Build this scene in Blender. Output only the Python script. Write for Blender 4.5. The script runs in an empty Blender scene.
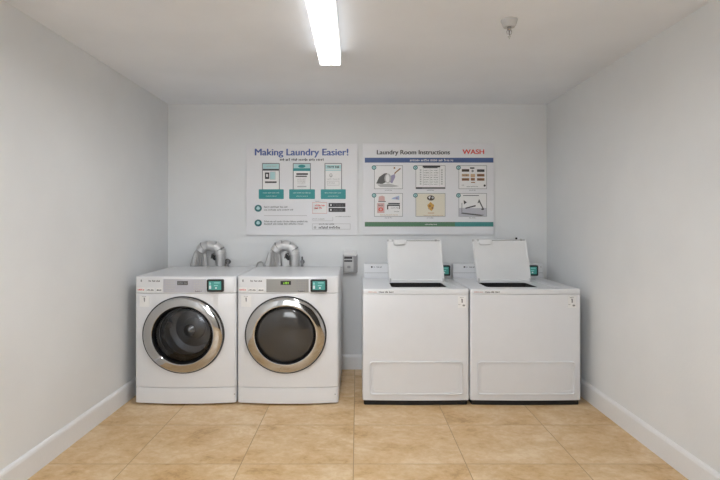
import bpy, bmesh, math, random
from mathutils import Vector, Matrix
random.seed(7)
C = bpy.context.scene.collection
PI = math.pi

# ---------------------------------------------------------------- dimensions
F = 500.0; CX = 357.0; CY = 223.5; EYE = 1.34
BACK = 4.604; LEFT = -1.740; RIGHT = 1.750; CEIL = 2.440; REAR = -1.6
def wx(px, Y): return (px - CX) * Y / F
def wz(py, Y): return EYE - (py - CY) * Y / F

# ---------------------------------------------------------------- materials
def newmat(name):
    m = bpy.data.materials.new(name); m.use_nodes = True
    return m, m.node_tree.nodes, m.node_tree.links, m.node_tree.nodes['Principled BSDF']
def plain(name, col, rough=.5, metal=0, coat=0, spec=.5, bump=0, bscale=60):
    m, n, l, p = newmat(name)
    p.inputs['Base Color'].default_value = (*col, 1)
    p.inputs['Roughness'].default_value = rough
    p.inputs['Metallic'].default_value = metal
    p.inputs['Coat Weight'].default_value = coat
    p.inputs['Coat Roughness'].default_value = .08
    p.inputs['Specular IOR Level'].default_value = spec
    tc = n.new('ShaderNodeTexCoord'); ns = n.new('ShaderNodeTexNoise')
    ns.inputs['Scale'].default_value = bscale; ns.inputs['Detail'].default_value = 4
    l.new(tc.outputs['Object'], ns.inputs['Vector'])
    # faint colour variation so that nothing is perfectly flat
    mx = n.new('ShaderNodeMix'); mx.data_type = 'RGBA'; mx.blend_type = 'MULTIPLY'
    mr = n.new('ShaderNodeMapRange'); mr.inputs['To Min'].default_value = .97; mr.inputs['To Max'].default_value = 1.03
    l.new(ns.outputs['Fac'], mr.inputs['Value'])
    mx.inputs['Factor'].default_value = 1
    mx.inputs['A'].default_value = (*col, 1)
    l.new(mr.outputs['Result'], mx.inputs['B'])
    l.new(mx.outputs['Result'], p.inputs['Base Color'])
    if bump:
        b = n.new('ShaderNodeBump'); b.inputs['Strength'].default_value = bump; b.inputs['Distance'].default_value = .002
        l.new(ns.outputs['Fac'], b.inputs['Height']); l.new(b.outputs['Normal'], p.inputs['Normal'])
    return m
def emis(name, col, strength, base=(.8, .8, .8)):
    m, n, l, p = newmat(name)
    p.inputs['Base Color'].default_value = (*base, 1)
    p.inputs['Emission Color'].default_value = (*col, 1)
    p.inputs['Emission Strength'].default_value = strength
    return m
def wall_mat(name, col):
    m, n, l, p = newmat(name)
    p.inputs['Roughness'].default_value = .62
    p.inputs['Specular IOR Level'].default_value = .35
    tc = n.new('ShaderNodeTexCoord')
    a = n.new('ShaderNodeTexNoise'); a.inputs['Scale'].default_value = 1.6; a.inputs['Detail'].default_value = 5
    b = n.new('ShaderNodeTexNoise'); b.inputs['Scale'].default_value = 55; b.inputs['Detail'].default_value = 4
    l.new(tc.outputs['Object'], a.inputs['Vector']); l.new(tc.outputs['Object'], b.inputs['Vector'])
    r = n.new('ShaderNodeValToRGB')
    r.color_ramp.elements[0].position = .3; r.color_ramp.elements[0].color = (*[c * .955 for c in col], 1)
    r.color_ramp.elements[1].position = .7; r.color_ramp.elements[1].color = (*[min(1, c * 1.02) for c in col], 1)
    l.new(a.outputs['Fac'], r.inputs['Fac']); l.new(r.outputs['Color'], p.inputs['Base Color'])
    bp = n.new('ShaderNodeBump'); bp.inputs['Strength'].default_value = .25; bp.inputs['Distance'].default_value = .002
    l.new(b.outputs['Fac'], bp.inputs['Height']); l.new(bp.outputs['Normal'], p.inputs['Normal'])
    return m
def floor_mat():
    m, n, l, p = newmat('beige_marbled_tile')
    tc = n.new('ShaderNodeTexCoord'); mp = n.new('ShaderNodeMapping')
    mp.inputs['Location'].default_value = (.02 + .627 * 8, -3.325 + .539 * 16, 0)
    l.new(tc.outputs['Object'], mp.inputs['Vector'])
    br = n.new('ShaderNodeTexBrick'); br.offset = 0; br.squash = 1
    br.inputs['Scale'].default_value = 1
    br.inputs['Brick Width'].default_value = .627; br.inputs['Row Height'].default_value = .539
    br.inputs['Mortar Size'].default_value = .0028; br.inputs['Mortar Smooth'].default_value = .3
    br.inputs['Color1'].default_value = (0, 0, 0, 1); br.inputs['Color2'].default_value = (1, 1, 1, 1)
    br.inputs['Mortar'].default_value = (.5, .5, .5, 1)
    l.new(mp.outputs['Vector'], br.inputs['Vector'])
    # every tile gets its own cut of the marbling
    off = n.new('ShaderNodeVectorMath'); off.operation = 'MULTIPLY_ADD'
    off.inputs[1].default_value = (7, 5, 9); 
    l.new(br.outputs['Color'], off.inputs[0]); l.new(tc.outputs['Object'], off.inputs[2])
    st = n.new('ShaderNodeMapping'); st.inputs['Rotation'].default_value = (0, 0, .5); st.inputs['Scale'].default_value = (1, 1.25, 1)
    l.new(off.outputs[0], st.inputs['Vector'])
    a = n.new('ShaderNodeTexNoise'); a.inputs['Scale'].default_value = 3.6; a.inputs['Detail'].default_value = 9
    a.inputs['Roughness'].default_value = .68; a.inputs['Distortion'].default_value = .35
    l.new(st.outputs['Vector'], a.inputs['Vector'])
    r = n.new('ShaderNodeValToRGB'); e = r.color_ramp.elements
    e[0].position = .36; e[0].color = (.46, .27, .12, 1)
    e[1].position = .64; e[1].color = (.78, .61, .40, 1)
    k = e.new(.44); k.color = (.61, .395, .185, 1)
    k = e.new(.53); k.color = (.68, .48, .27, 1)
    fn = n.new('ShaderNodeTexNoise'); fn.inputs['Scale'].default_value = 22; fn.inputs['Detail'].default_value = 8; fn.inputs['Roughness'].default_value = .7; fn.inputs['Distortion'].default_value = .6
    l.new(st.outputs['Vector'], fn.inputs['Vector'])
    mm = n.new('ShaderNodeMix'); mm.inputs['Factor'].default_value = .34
    l.new(a.outputs['Fac'], mm.inputs['A']); l.new(fn.outputs['Fac'], mm.inputs['B']); l.new(mm.outputs['Result'], r.inputs['Fac'])
    mx = n.new('ShaderNodeMix'); mx.data_type = 'RGBA'
    mx.inputs['B'].default_value = (.40, .25, .12, 1)
    l.new(r.outputs['Color'], mx.inputs['A']); l.new(br.outputs['Fac'], mx.inputs['Factor'])
    l.new(mx.outputs['Result'], p.inputs['Base Color'])
    p.inputs['Roughness'].default_value = .42
    bp = n.new('ShaderNodeBump'); bp.inputs['Strength'].default_value = .5; bp.inputs['Distance'].default_value = .0015; bp.invert = True
    l.new(br.outputs['Fac'], bp.inputs['Height']); l.new(bp.outputs['Normal'], p.inputs['Normal'])
    return m
def glass_mat(name, tint, refl):
    m, n, l, p = newmat(name)
    n.remove(p); out = n['Material Output']
    t = n.new('ShaderNodeBsdfTransparent'); t.inputs['Color'].default_value = (*tint, 1)
    g = n.new('ShaderNodeBsdfGlossy'); g.inputs['Roughness'].default_value = .03; g.inputs['Color'].default_value = (.9, .92, .95, 1)
    f = n.new('ShaderNodeFresnel'); f.inputs['IOR'].default_value = refl
    mx = n.new('ShaderNodeMixShader')
    l.new(f.outputs[0], mx.inputs[0]); l.new(t.outputs[0], mx.inputs[1]); l.new(g.outputs[0], mx.inputs[2])
    l.new(mx.outputs[0], out.inputs['Surface'])
    return m
def foil_mat(name='crinkled_aluminium', c=.68):
    m, n, l, p = newmat(name)
    p.inputs['Metallic'].default_value = .5; p.inputs['Roughness'].default_value = .38
    p.inputs['Base Color'].default_value = (c, c, c, 1)
    tc = n.new('ShaderNodeTexCoord')
    v = n.new('ShaderNodeTexNoise'); v.inputs['Scale'].default_value = 38; v.inputs['Detail'].default_value = 5; v.inputs['Distortion'].default_value = .8
    l.new(tc.outputs['Object'], v.inputs['Vector'])
    bp = n.new('ShaderNodeBump'); bp.inputs['Strength'].default_value = .9; bp.inputs['Distance'].default_value = .006
    l.new(v.outputs['Fac'], bp.inputs['Height']); l.new(bp.outputs['Normal'], p.inputs['Normal'])
    return m

M = dict(
    wall=wall_mat('painted_wall', (.805, .82, .83)),
    ceil=wall_mat('painted_ceiling', (.885, .915, .965)),
    floor=floor_mat(),
    trim=plain('white_trim', (.82, .825, .835), .4),
    enamel=plain('white_enamel', (.765, .775, .80), .3, coat=.25, bscale=8),
    lid=plain('white_lid_enamel', (.80, .805, .81), .32, coat=.2, bscale=8),
    seam=plain('dark_seam', (.08, .08, .08), .6),
    black=plain('black_plastic', (.012, .012, .013), .45),
    gloss=plain('gloss_black', (.012, .012, .013), .12),
    rubber=plain('black_rubber', (.02, .02, .02), .6),
    kick=plain('black_base', (.006, .006, .006), .7),
    chrome=plain('polished_chrome', (.52, .52, .52), .07, metal=1, bscale=3),
    steel=plain('brushed_steel', (.42, .42, .43), .3, metal=1),
    drum=plain('drum_steel', (.26, .26, .27), .38, metal=.9),
    glass=glass_mat('door_glass_clear', (.60, .61, .63), 1.5),
    glassd=glass_mat('door_glass_dark', (.16, .155, .15), 1.5),
    smoked=plain('smoked_door_glass', (.045, .043, .042), .10, spec=.6, bscale=3),
    silver=plain('silver_panel', (.52, .52, .575), .45, metal=.15),
    grey=plain('grey_panel', (.33, .33, .32), .5, metal=.15),
    dgrey=plain('dark_grey', (.12, .12, .12), .5),
    mgrey=plain('mid_grey', (.30, .30, .31), .5),
    lgrey=plain('light_grey', (.55, .55, .55), .5),
    lcd=plain('grey_display', (.16, .16, .16), .2),
    teal_scr=emis('teal_screen', (.05, .33, .29), .22, (.05, .2, .18)),
    teal_lt=emis('pale_teal_screen', (.35, .75, .68), .25, (.2, .4, .4)),
    screen_w=emis('white_screen', (.75, .85, .85), .25, (.4, .4, .4)),
    green_led=emis('green_led', (.35, .75, .05), .7, (.02, .05, .01)),
    ink=plain('dark_ink', (.05, .05, .055), .6),
    inkm=plain('grey_ink', (.28, .28, .29), .6),
    inkl=plain('pale_ink', (.50, .50, .50), .6),
    navy=plain('navy_ink', (.085, .14, .38), .5),
    band=plain('blue_band', (.075, .13, .30), .5),
    green=plain('green_band', (.10, .22, .13), .5),
    teal=plain('teal_print', (.035, .30, .31), .5),
    tealb=plain('teal_band', (.06, .27, .26), .5),
    dteal=plain('dark_teal_print', (.03, .16, .17), .5),
    pteal=plain('pale_teal_print', (.45, .68, .70), .5),
    red=plain('red_ink', (.75, .09, .07), .5),
    pink=plain('pale_red_print', (.68, .45, .43), .5),
    brown=plain('brown_print', (.30, .15, .07), .5),
    dbrown=plain('dark_brown_print', (.07, .05, .035), .5),
    tan=plain('tan_print', (.60, .42, .26), .5),
    gold=plain('gold_print', (.62, .36, .08), .5),
    cream=plain('cream_print', (.78, .74, .62), .5),
    purple=plain('mauve_print', (.34, .31, .46), .5),
    blue=plain('pale_blue_print', (.40, .50, .70), .5),
    board=plain('white_poster_board', (.80, .805, .83), .45, bscale=3),
    white=plain('white_paper', (.84, .84, .84), .5),
    foil=foil_mat(), hose=foil_mat('crushed_foil', .42),
    plate=plain('galvanised_plate', (.60, .60, .60), .45, metal=.5),
    cover=plain('pale_grey_cover', (.78, .78, .77), .5),
    box=plain('grey_box', (.40, .40, .41), .45),
    lamp=emis('fluorescent_diffuser', (.95, .975, 1.0), 30),
    lamp_side=emis('lens_side', (.93, .97, 1.0), .8),
    fill_glow=emis('fill_glow_pane', (.93, .97, 1.0), 5.5),  # glow for the added pane behind the camera, a frontal fill
    lampbody=plain('white_lamp_housing', (.85, .85, .85), .4),
    door=plain('dark_wood_door', (.05, .045, .04), .45),
    nickel=plain('nickel', (.5, .5, .5), .25, metal=1),
    tub=plain('dark_tub', (.03, .03, .032), .5),
)

# ---------------------------------------------------------------- helpers
def flat_caps(me):
    """large many-sided faces stay flat"""
    look = {tuple(sorted(e.vertices)): e for e in me.edges}
    for p in me.polygons:
        if len(p.vertices) > 8:
            for k in p.edge_keys: look[tuple(sorted(k))].use_edge_sharp = True
def link_bm(name, bm, mats, parent=None, smooth=True, loc=None):
    bmesh.ops.remove_doubles(bm, verts=bm.verts, dist=1e-6)
    me = bpy.data.meshes.new(name); bm.to_mesh(me); bm.free()
    if not isinstance(mats, (list, tuple)): mats = [mats]
    for m in mats: me.materials.append(M[m] if isinstance(m, str) else m)
    if smooth:
        me.shade_smooth() if hasattr(me, 'shade_smooth') else None
        me.set_sharp_from_angle(angle=math.radians(35))
        flat_caps(me)
    o = bpy.data.objects.new(name, me); C.objects.link(o)
    if parent: o.parent = parent
    if loc: o.location = loc
    return o
def B(): return bmesh.new()
def box(bm, x0, x1, y0, y1, z0, z1, r=0, seg=2, mi=0, mat=None):
    g = bmesh.ops.create_cube(bm, size=1)
    vs = g['verts']
    for v in vs:
        v.co = Vector(((x0 + x1) / 2 + v.co.x * (x1 - x0), (y0 + y1) / 2 + v.co.y * (y1 - y0), (z0 + z1) / 2 + v.co.z * (z1 - z0)))
    fs = list({f for v in vs for f in v.link_faces})
    if r:
        es = list({e for v in vs for e in v.link_edges})
        res = bmesh.ops.bevel(bm, geom=es, offset=r, segments=seg, profile=.5, affect='EDGES')
        fs = list({f for v in res['verts'] for f in v.link_faces})
        vs = res['verts']
    for f in fs: f.material_index = mi
    if mat is not None:
        allv = {v for f in fs for v in f.verts}
        for v in allv: v.co = mat @ v.co
    return fs
def loops(bm, rings, cap0=True, cap1=True, mi=0, closed=True):
    R = [[bm.verts.new(p) for p in ring] for ring in rings]
    for a, b in zip(R, R[1:]):
        n = len(a)
        for i in range(n if closed else n - 1):
            j = (i + 1) % n
            f = bm.faces.new((a[i], a[j], b[j], b[i])); f.material_index = mi
    if cap0: bm.faces.new(list(reversed(R[0]))).material_index = mi
    if cap1: bm.faces.new(R[-1]).material_index = mi
    return R
def lathe_y(bm, prof, cx=0, cz=0, sx=1, n=72, cap0=False, cap1=False, mi=0):
    rings = [[(cx + sx * r * math.cos(2 * PI * i / n), y, cz + r * math.sin(2 * PI * i / n)) for i in range(n)] for r, y in prof]
    return loops(bm, rings, cap0, cap1, mi)
def lathe_z(bm, prof, cx=0, cy=0, sy=1, n=32, cap0=False, cap1=False, mi=0):
    rings = [[(cx + r * math.cos(2 * PI * i / n), cy + sy * r * math.sin(2 * PI * i / n), z) for i in range(n)] for r, z in prof]
    return loops(bm, rings, cap0, cap1, mi)
def sweep(bm, pts, radii, n=20, sy=1.0, mi=0, up=Vector((0, 1, 0)), cap=True):
    pts = [Vector(p) for p in pts]; rings = []
    for i, p in enumerate(pts):
        t = (pts[min(i + 1, len(pts) - 1)] - pts[max(i - 1, 0)]).normalized()
        u = up - t * up.dot(t)
        if u.length < 1e-4: u = Vector((1, 0, 0)) - t * t.x
        u.normalize(); w = t.cross(u)
        r = radii[i] if isinstance(radii, list) else radii
        rings.append([p + w * (r * math.cos(2 * PI * k / n)) + u * (r * sy * math.sin(2 * PI * k / n)) for k in range(n)])
    return loops(bm, rings, cap, cap, mi)
def fix(bm): bmesh.ops.recalc_face_normals(bm, faces=bm.faces)
def tag(o, label=None, cat=None, group=None, kind=None):
    if label: o['label'] = label
    if cat: o['category'] = cat
    if group: o['group'] = group
    if kind: o['kind'] = kind
    return o
def empty(name, loc, label, cat, group=None):
    o = bpy.data.objects.new(name, None); C.objects.link(o); o.location = loc; o.empty_display_size = .1
    return tag(o, label, cat, group)
def cut(o, cutters):
    """subtract the cutter meshes from o and drop the cutters"""
    for c in cutters:
        c.parent = o.parent
        m = o.modifiers.new('cut', 'BOOLEAN'); m.operation = 'DIFFERENCE'; m.object = c; m.solver = 'EXACT'
    bpy.context.view_layer.update()
    dg = bpy.context.evaluated_depsgraph_get()
    me = bpy.data.meshes.new_from_object(o.evaluated_get(dg))
    o.modifiers.clear(); o.data = me
    for c in cutters: bpy.data.objects.remove(c, do_unlink=True)
    me.set_sharp_from_angle(angle=math.radians(35)); flat_caps(me)
def greek(bm, x0, x1, z0, z1, y=0, words=None, mi=0, fy=None, dens=1.0, seed=1):
    """tiny print too small to read: letter-like strokes in word groups"""
    rnd = random.Random(seed); h = z1 - z0; cw = h * .62 / dens
    x = x0; run = 0; wl = rnd.randint(3, 8)
    while x + cw * .75 < x1:
        run += 1
        if run > wl:
            x += cw * .7; run = 0; wl = rnd.randint(3, 8); continue
        yy = y + (fy(x) if fy else 0)
        hh = h * rnd.choice((1, .72, .72, .85)); k = rnd.random()
        w = cw * .74
        if k < .4:
            box(bm, x, x + w * .48, yy - .0006, yy + .0006, z0, z0 + hh, mi=mi); box(bm, x, x + w, yy - .0006, yy + .0006, z0 + hh * .3, z0 + hh * .68, mi=mi)
        elif k < .7:
            box(bm, x, x + w, yy - .0006, yy + .0006, z0 + hh * .65, z0 + hh, mi=mi); box(bm, x + w * .25, x + w * .75, yy - .0006, yy + .0006, z0, z0 + hh * .75, mi=mi)
        else:
            box(bm, x, x + w * .38, yy - .0006, yy + .0006, z0, z0 + hh, mi=mi); box(bm, x + w * .62, x + w, yy - .0006, yy + .0006, z0, z0 + hh, mi=mi); box(bm, x, x + w, yy - .0006, yy + .0006, z0, z0 + hh * .38, mi=mi)
        x += cw
def text(name, s, x0, x1, zb, zt, y, mat, parent, bold=.02):
    """lettering fitted to a width and a cap height on a wall facing the viewer"""
    cu = bpy.data.curves.new(name, 'FONT'); cu.body = s; cu.size = 1; cu.extrude = .004
    t = bpy.data.objects.new(name, cu); C.objects.link(t); bpy.context.view_layer.update()
    me = bpy.data.meshes.new_from_object(t.evaluated_get(bpy.context.evaluated_depsgraph_get()))
    bpy.data.objects.remove(t, do_unlink=True)
    bm = B()
    for q, (dx, dy) in enumerate(((0, 0), (bold, 0), (-bold, 0), (bold * .5, bold * .4), (-bold * .5, -bold * .4))):
        k = len(bm.verts); bm.from_mesh(me); bm.verts.ensure_lookup_table()
        for v in bm.verts[k:]: v.co.x += dx; v.co.y += dy; v.co.z += q * .002
    bm.to_mesh(me); bm.free()
    xs = [v.co.x for v in me.vertices]; a, b = min(xs), max(xs)
    cap = .70
    for v in me.vertices:
        v.co = Vector((x0 + (v.co.x - a) / (b - a) * (x1 - x0), y - v.co.z * .1, zb + v.co.y / cap * (zt - zb)))
    me.materials.clear(); me.materials.append(M[mat])
    o = bpy.data.objects.new(name, me); C.objects.link(o); o.parent = parent
    return o

# ---------------------------------------------------------------- the room
def struct(name, bm, mat, smooth=False):
    return tag(link_bm(name, bm, mat, smooth=smooth), kind='structure')
T = .1
b = B(); box(b, LEFT - T, RIGHT + T, REAR - T, BACK + T, -T, 0); struct('floor', b, 'floor')
b = B(); box(b, LEFT - T, RIGHT + T, REAR - T, BACK + T, CEIL, CEIL + T); struct('ceiling', b, 'ceil')
b = B(); box(b, LEFT, RIGHT, BACK, BACK + T, 0, CEIL); struct('wall_back', b, 'wall')
b = B(); box(b, LEFT - T, LEFT, REAR - T, BACK + T, 0, CEIL); struct('wall_left', b, 'wall')
b = B(); box(b, RIGHT, RIGHT + T, REAR - T, BACK + T, 0, CEIL); struct('wall_right', b, 'wall')
DX0, DX1, DH = -.15, 1.62, 2.40
b = B()
box(b, LEFT, DX0, REAR - T, REAR, 0, CEIL); box(b, DX1, RIGHT, REAR - T, REAR, 0, CEIL); box(b, DX0, DX1, REAR - T, REAR, DH, CEIL)
WX0, WX1, WZ0, WZ1 = -1.40, -.30, .95, 2.15
wf = struct('wall_front', b, 'wall')
b = B(); box(b, WX0, WX1, REAR - T - .1, REAR + .1, WZ0, WZ1); cut(wf, [link_bm('cutter', b, 'wall')])
b = B()
for a_ in ((WX0, WX1, WZ0, WZ0 + .05), (WX0, WX1, WZ1 - .05, WZ1), (WX0, WX0 + .05, WZ0 + .05, WZ1 - .05), (WX1 - .05, WX1, WZ0 + .05, WZ1 - .05)):
    box(b, a_[0], a_[1], REAR - .08, REAR - .02, a_[2], a_[3], .003, 1)
fill_win = struct('added_fill_window_1', b, 'trim')  # added window frame, unseen behind the camera, holds the fill pane
b = B(); box(b, WX0 + .05, WX1 - .05, REAR - .06, REAR - .05, WZ0 + .05, WZ1 - .05); link_bm('added_fill_pane', b, 'fill_glow', fill_win)  # added glowing pane, gives soft frontal fill to the room
def baseboard(name, a, c, inward):
    prof = [(0, 0), (.016, 0), (.016, .112), (.012, .124), (.007, .130), (.0, .134)]
    a = Vector(a); c = Vector(c); inw = Vector(inward); bm = B()
    rings = [[p + inw * d + Vector((0, 0, z)) for d, z in prof] for p in (a, c)]
    loops(bm, rings); fix(bm); return struct(name, bm, 'trim')
baseboard('baseboard_back', (LEFT + .016, BACK, 0), (RIGHT - .016, BACK, 0), (0, -1, 0))
baseboard('baseboard_left', (LEFT, REAR, 0), (LEFT, BACK, 0), (1, 0, 0))
baseboard('baseboard_right', (RIGHT, REAR, 0), (RIGHT, BACK, 0), (-1, 0, 0))
b = B(); box(b, DX0 + .005, DX1 - .005, REAR - .06, REAR - .02, 0, DH - .005, .003)
door = struct('door_1', b, 'door')
b = B(); sweep(b, [(DX0 + .1, REAR - .02, 1.0), (DX0 + .1, REAR + .03, 1.0), (DX0 + .2, REAR + .035, 1.0)], .011, 12, up=Vector((0, 0, 1)))
link_bm('door_handle', b, 'nickel', door)

# ---------------------------------------------------------------- ceiling lamp
def ceiling_lamp(loc, label):
    t = empty('ceiling_light', loc, label, 'ceiling light')
    w, L, z0, z1 = .067, .61, -.09, -.0
    bm = B()
    # channel: two side rails, a top and two ends, the diffuser sits just inside
    box(bm, -w, w, -L, L, z1 - .012, z1, .003)
    link_bm('housing', bm, 'lampbody', t)
    for s in (-1, 1):
        bm = B(); box(bm, min(s * w, s * (w - .006)), max(s * w, s * (w - .006)), -L + .02, L - .02, z0, z1 - .011, .001, 1)
        link_bm('side_lens', bm, 'lamp_side', t)
    for s in (-1, 1):
        bm = B(); y0, y1 = (s * L, s * (L - .028)) if s < 0 else (s * (L - .028), s * L)
        box(bm, -w - .001, w + .001, y0, y1, z0 - .002, z1, .003)
        link_bm('end_cap', bm, 'lampbody', t)
    bm = B(); n = 14; prof = []
    for i in range(n + 1):
        x = (-w + .007) + (2 * w - .014) * i / n
        prof.append((x, z0 + .010 - .004 * math.sin(PI * i / n)))
    rings = [[(x, y, z) for x, z in prof] + [(x, y, z + .003) for x, z in reversed(prof)] for y in (-L + .028, L - .028)]
    loops(bm, rings); fix(bm)
    link_bm('diffuser', bm, 'lamp', t)
    return t
ceiling_lamp((-.170, 3.208 - .61, CEIL), 'long white fluorescent light glowing on the ceiling, running away from the viewer')
ceiling_lamp((-.170, .35, CEIL), 'added second long fluorescent ceiling light, unseen behind the viewer, for frontal fill')  # added lamp out of view, brightens the machine fronts

# ---------------------------------------------------------------- sprinkler
t = empty('fire_sprinkler', (.822, 2.70, CEIL), 'small grey metal fire sprinkler hanging from the ceiling at upper right', 'sprinkler')
b = B(); lathe_z(b, [(.0445, -.001), (.0445, -.006), (.042, -.012), (.034, -.034), (.030, -.040), (.016, -.041), (.012, -.036)], n=32, cap0=True, cap1=True); fix(b)
link_bm('escutcheon', b, 'lgrey', t)
b = B(); lathe_z(b, [(.011, -.036), (.011, -.052), (.007, -.056), (.006, -.06)], n=16, cap0=True, cap1=True)
for s in (-1, 1): sweep(b, [(s * .009, 0, -.052), (s * .013, 0, -.064), (s * .010, 0, -.078), (0, 0, -.088)], .0022, 8)
fix(b); link_bm('frame_arm', b, 'nickel', t)
b = B(); lathe_z(b, [(.003, -.056), (.0035, -.066), (.003, -.086)], n=10, cap0=True, cap1=True); fix(b)
link_bm('heat_bulb', b, 'dgrey', t)
b = B(); lathe_z(b, [(.004, -.086), (.009, -.090), (.009, -.092), (.004, -.096), (.003, -.104)], n=16, cap0=True, cap1=True); fix(b)
link_bm('deflector', b, 'lgrey', t)

# ---------------------------------------------------------------- plan outline with bowed front
def outline(hw, depth, bow, rc=.02, inset=0):
    hw -= inset; pts = []
    n = 20
    xs = [-hw + rc + (2 * hw - 2 * rc) * i / n for i in range(n + 1)]
    def f(x): return bow * (x / hw) ** 2 + inset
    e = f(hw - rc)
    for i in range(6):
        a = PI / 2 * i / 6; pts.append((-hw + rc - rc * math.cos(a), e + rc - rc * math.sin(a)))
    for x in xs: pts.append((x, f(x)))
    for i in range(1, 7):
        a = PI / 2 * i / 6; pts.append((hw - rc + rc * math.sin(a), e + rc - rc * math.cos(a)))
    pts += [(hw, depth - inset), (-hw, depth - inset)]
    return pts
def prism(bm, hw, depth, bow, z0, z1, r=.006, rc=.02, slope=0, rb=.002):
    rings = []
    for k, (i, z) in enumerate([(rb, z0), (0, z0 + rb)] + [(r - r * math.cos(a * PI / 8), z1 - r + r * math.sin(a * PI / 8)) for a in range(5)]):
        o = outline(hw, depth, bow, rc, i)
        rings.append([(x, y, z + (slope * max(0, y) / depth if k > 1 else 0)) for x, y in o])
    loops(bm, rings); fix(bm)
def rrect(x0, x1, z0, z1, r, n=4):
    pts = []
    for cx, cz, a0 in ((x1 - r, z1 - r, 0), (x0 + r, z1 - r, PI / 2), (x0 + r, z0 + r, PI), (x1 - r, z0 + r, 1.5 * PI)):
        for i in range(n + 1):
            a = a0 + PI / 2 * i / n; pts.append((cx + r * math.cos(a), cz + r * math.sin(a)))
    return pts
def slab(bm, pts, y0, y1, fy=None, mi=0, bev=0):
    """polygon (x,z) extruded from y1 (back) to y0 (front)"""
    g = fy or (lambda x: 0)
    cx = sum(p[0] for p in pts) / len(pts); cz = sum(p[1] for p in pts) / len(pts)
    ring = lambda y, s: [(cx + (x - cx) * s, y + g(x), cz + (z - cz) * s) for x, z in pts]
    R = [ring(y1, 1), ring(y0 + bev, 1)]
    if bev: 
        w = max(p[0] for p in pts) - min(p[0] for p in pts); R.append(ring(y0, 1 - 2 * bev / w))
    loops(bm, R, mi=mi)
def curved(bm, x0, x1, z0, z1, y0, y1, fy, n=10, mi=0):
    top = [(x0 + (x1 - x0) * i / n) for i in range(n + 1)]
    rings = [[(x, y0 + fy(x), z0), (x, y0 + fy(x), z1), (x, y1 + fy(x), z1), (x, y1 + fy(x), z0)] for x in top]
    loops(bm, rings, mi=mi)

def card_reader(parent, x, z, w, h, y, tilt=0, flip=False, seed=1):
    """black framed payment reader with a teal screen, as a part of its machine"""
    bm = B(); slab(bm, rrect(x - w / 2, x + w / 2, z - h / 2, z + h / 2, .010), y - .020, y + .012, bev=.003); fix(bm)
    r = link_bm('card_reader', bm, 'black', parent); r['label'] = 'black card reader with teal screen'
    bm = B(); slab(bm, rrect(x - w * .37, x + w * .38, z - h * .33, z + h * .36, .004), y - .0215, y - .019)
    s = link_bm('screen', bm, ['teal_scr', 'teal_lt', 'screen_w', 'red'], r)
    bm = bmesh.new(); bm.from_mesh(s.data)
    Y0, Y1 = y - .0225, y - .0212
    box(bm, x - w * .34, x - w * .22, Y0, Y1, z - h * .25, z + h * .02, mi=2)
    box(bm, x - w * .33, x - w * .24, Y0 - .0003, Y1, z + h * .08, z + h * .26, mi=1)
    box(bm, x - w * .05, x + w * .30, Y0, Y1, z + h * .20, z + h * .26, mi=1)
    box(bm, x - w * .05, x + w * .18, Y0, Y1, z - h * .02, z + h * .04, mi=1)
    box(bm, x + w * .02, x + w * .12, Y0, Y1, z - h * .24, z - h * .12, mi=2)
    fix(bm); bm.to_mesh(s.data); bm.free()

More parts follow.
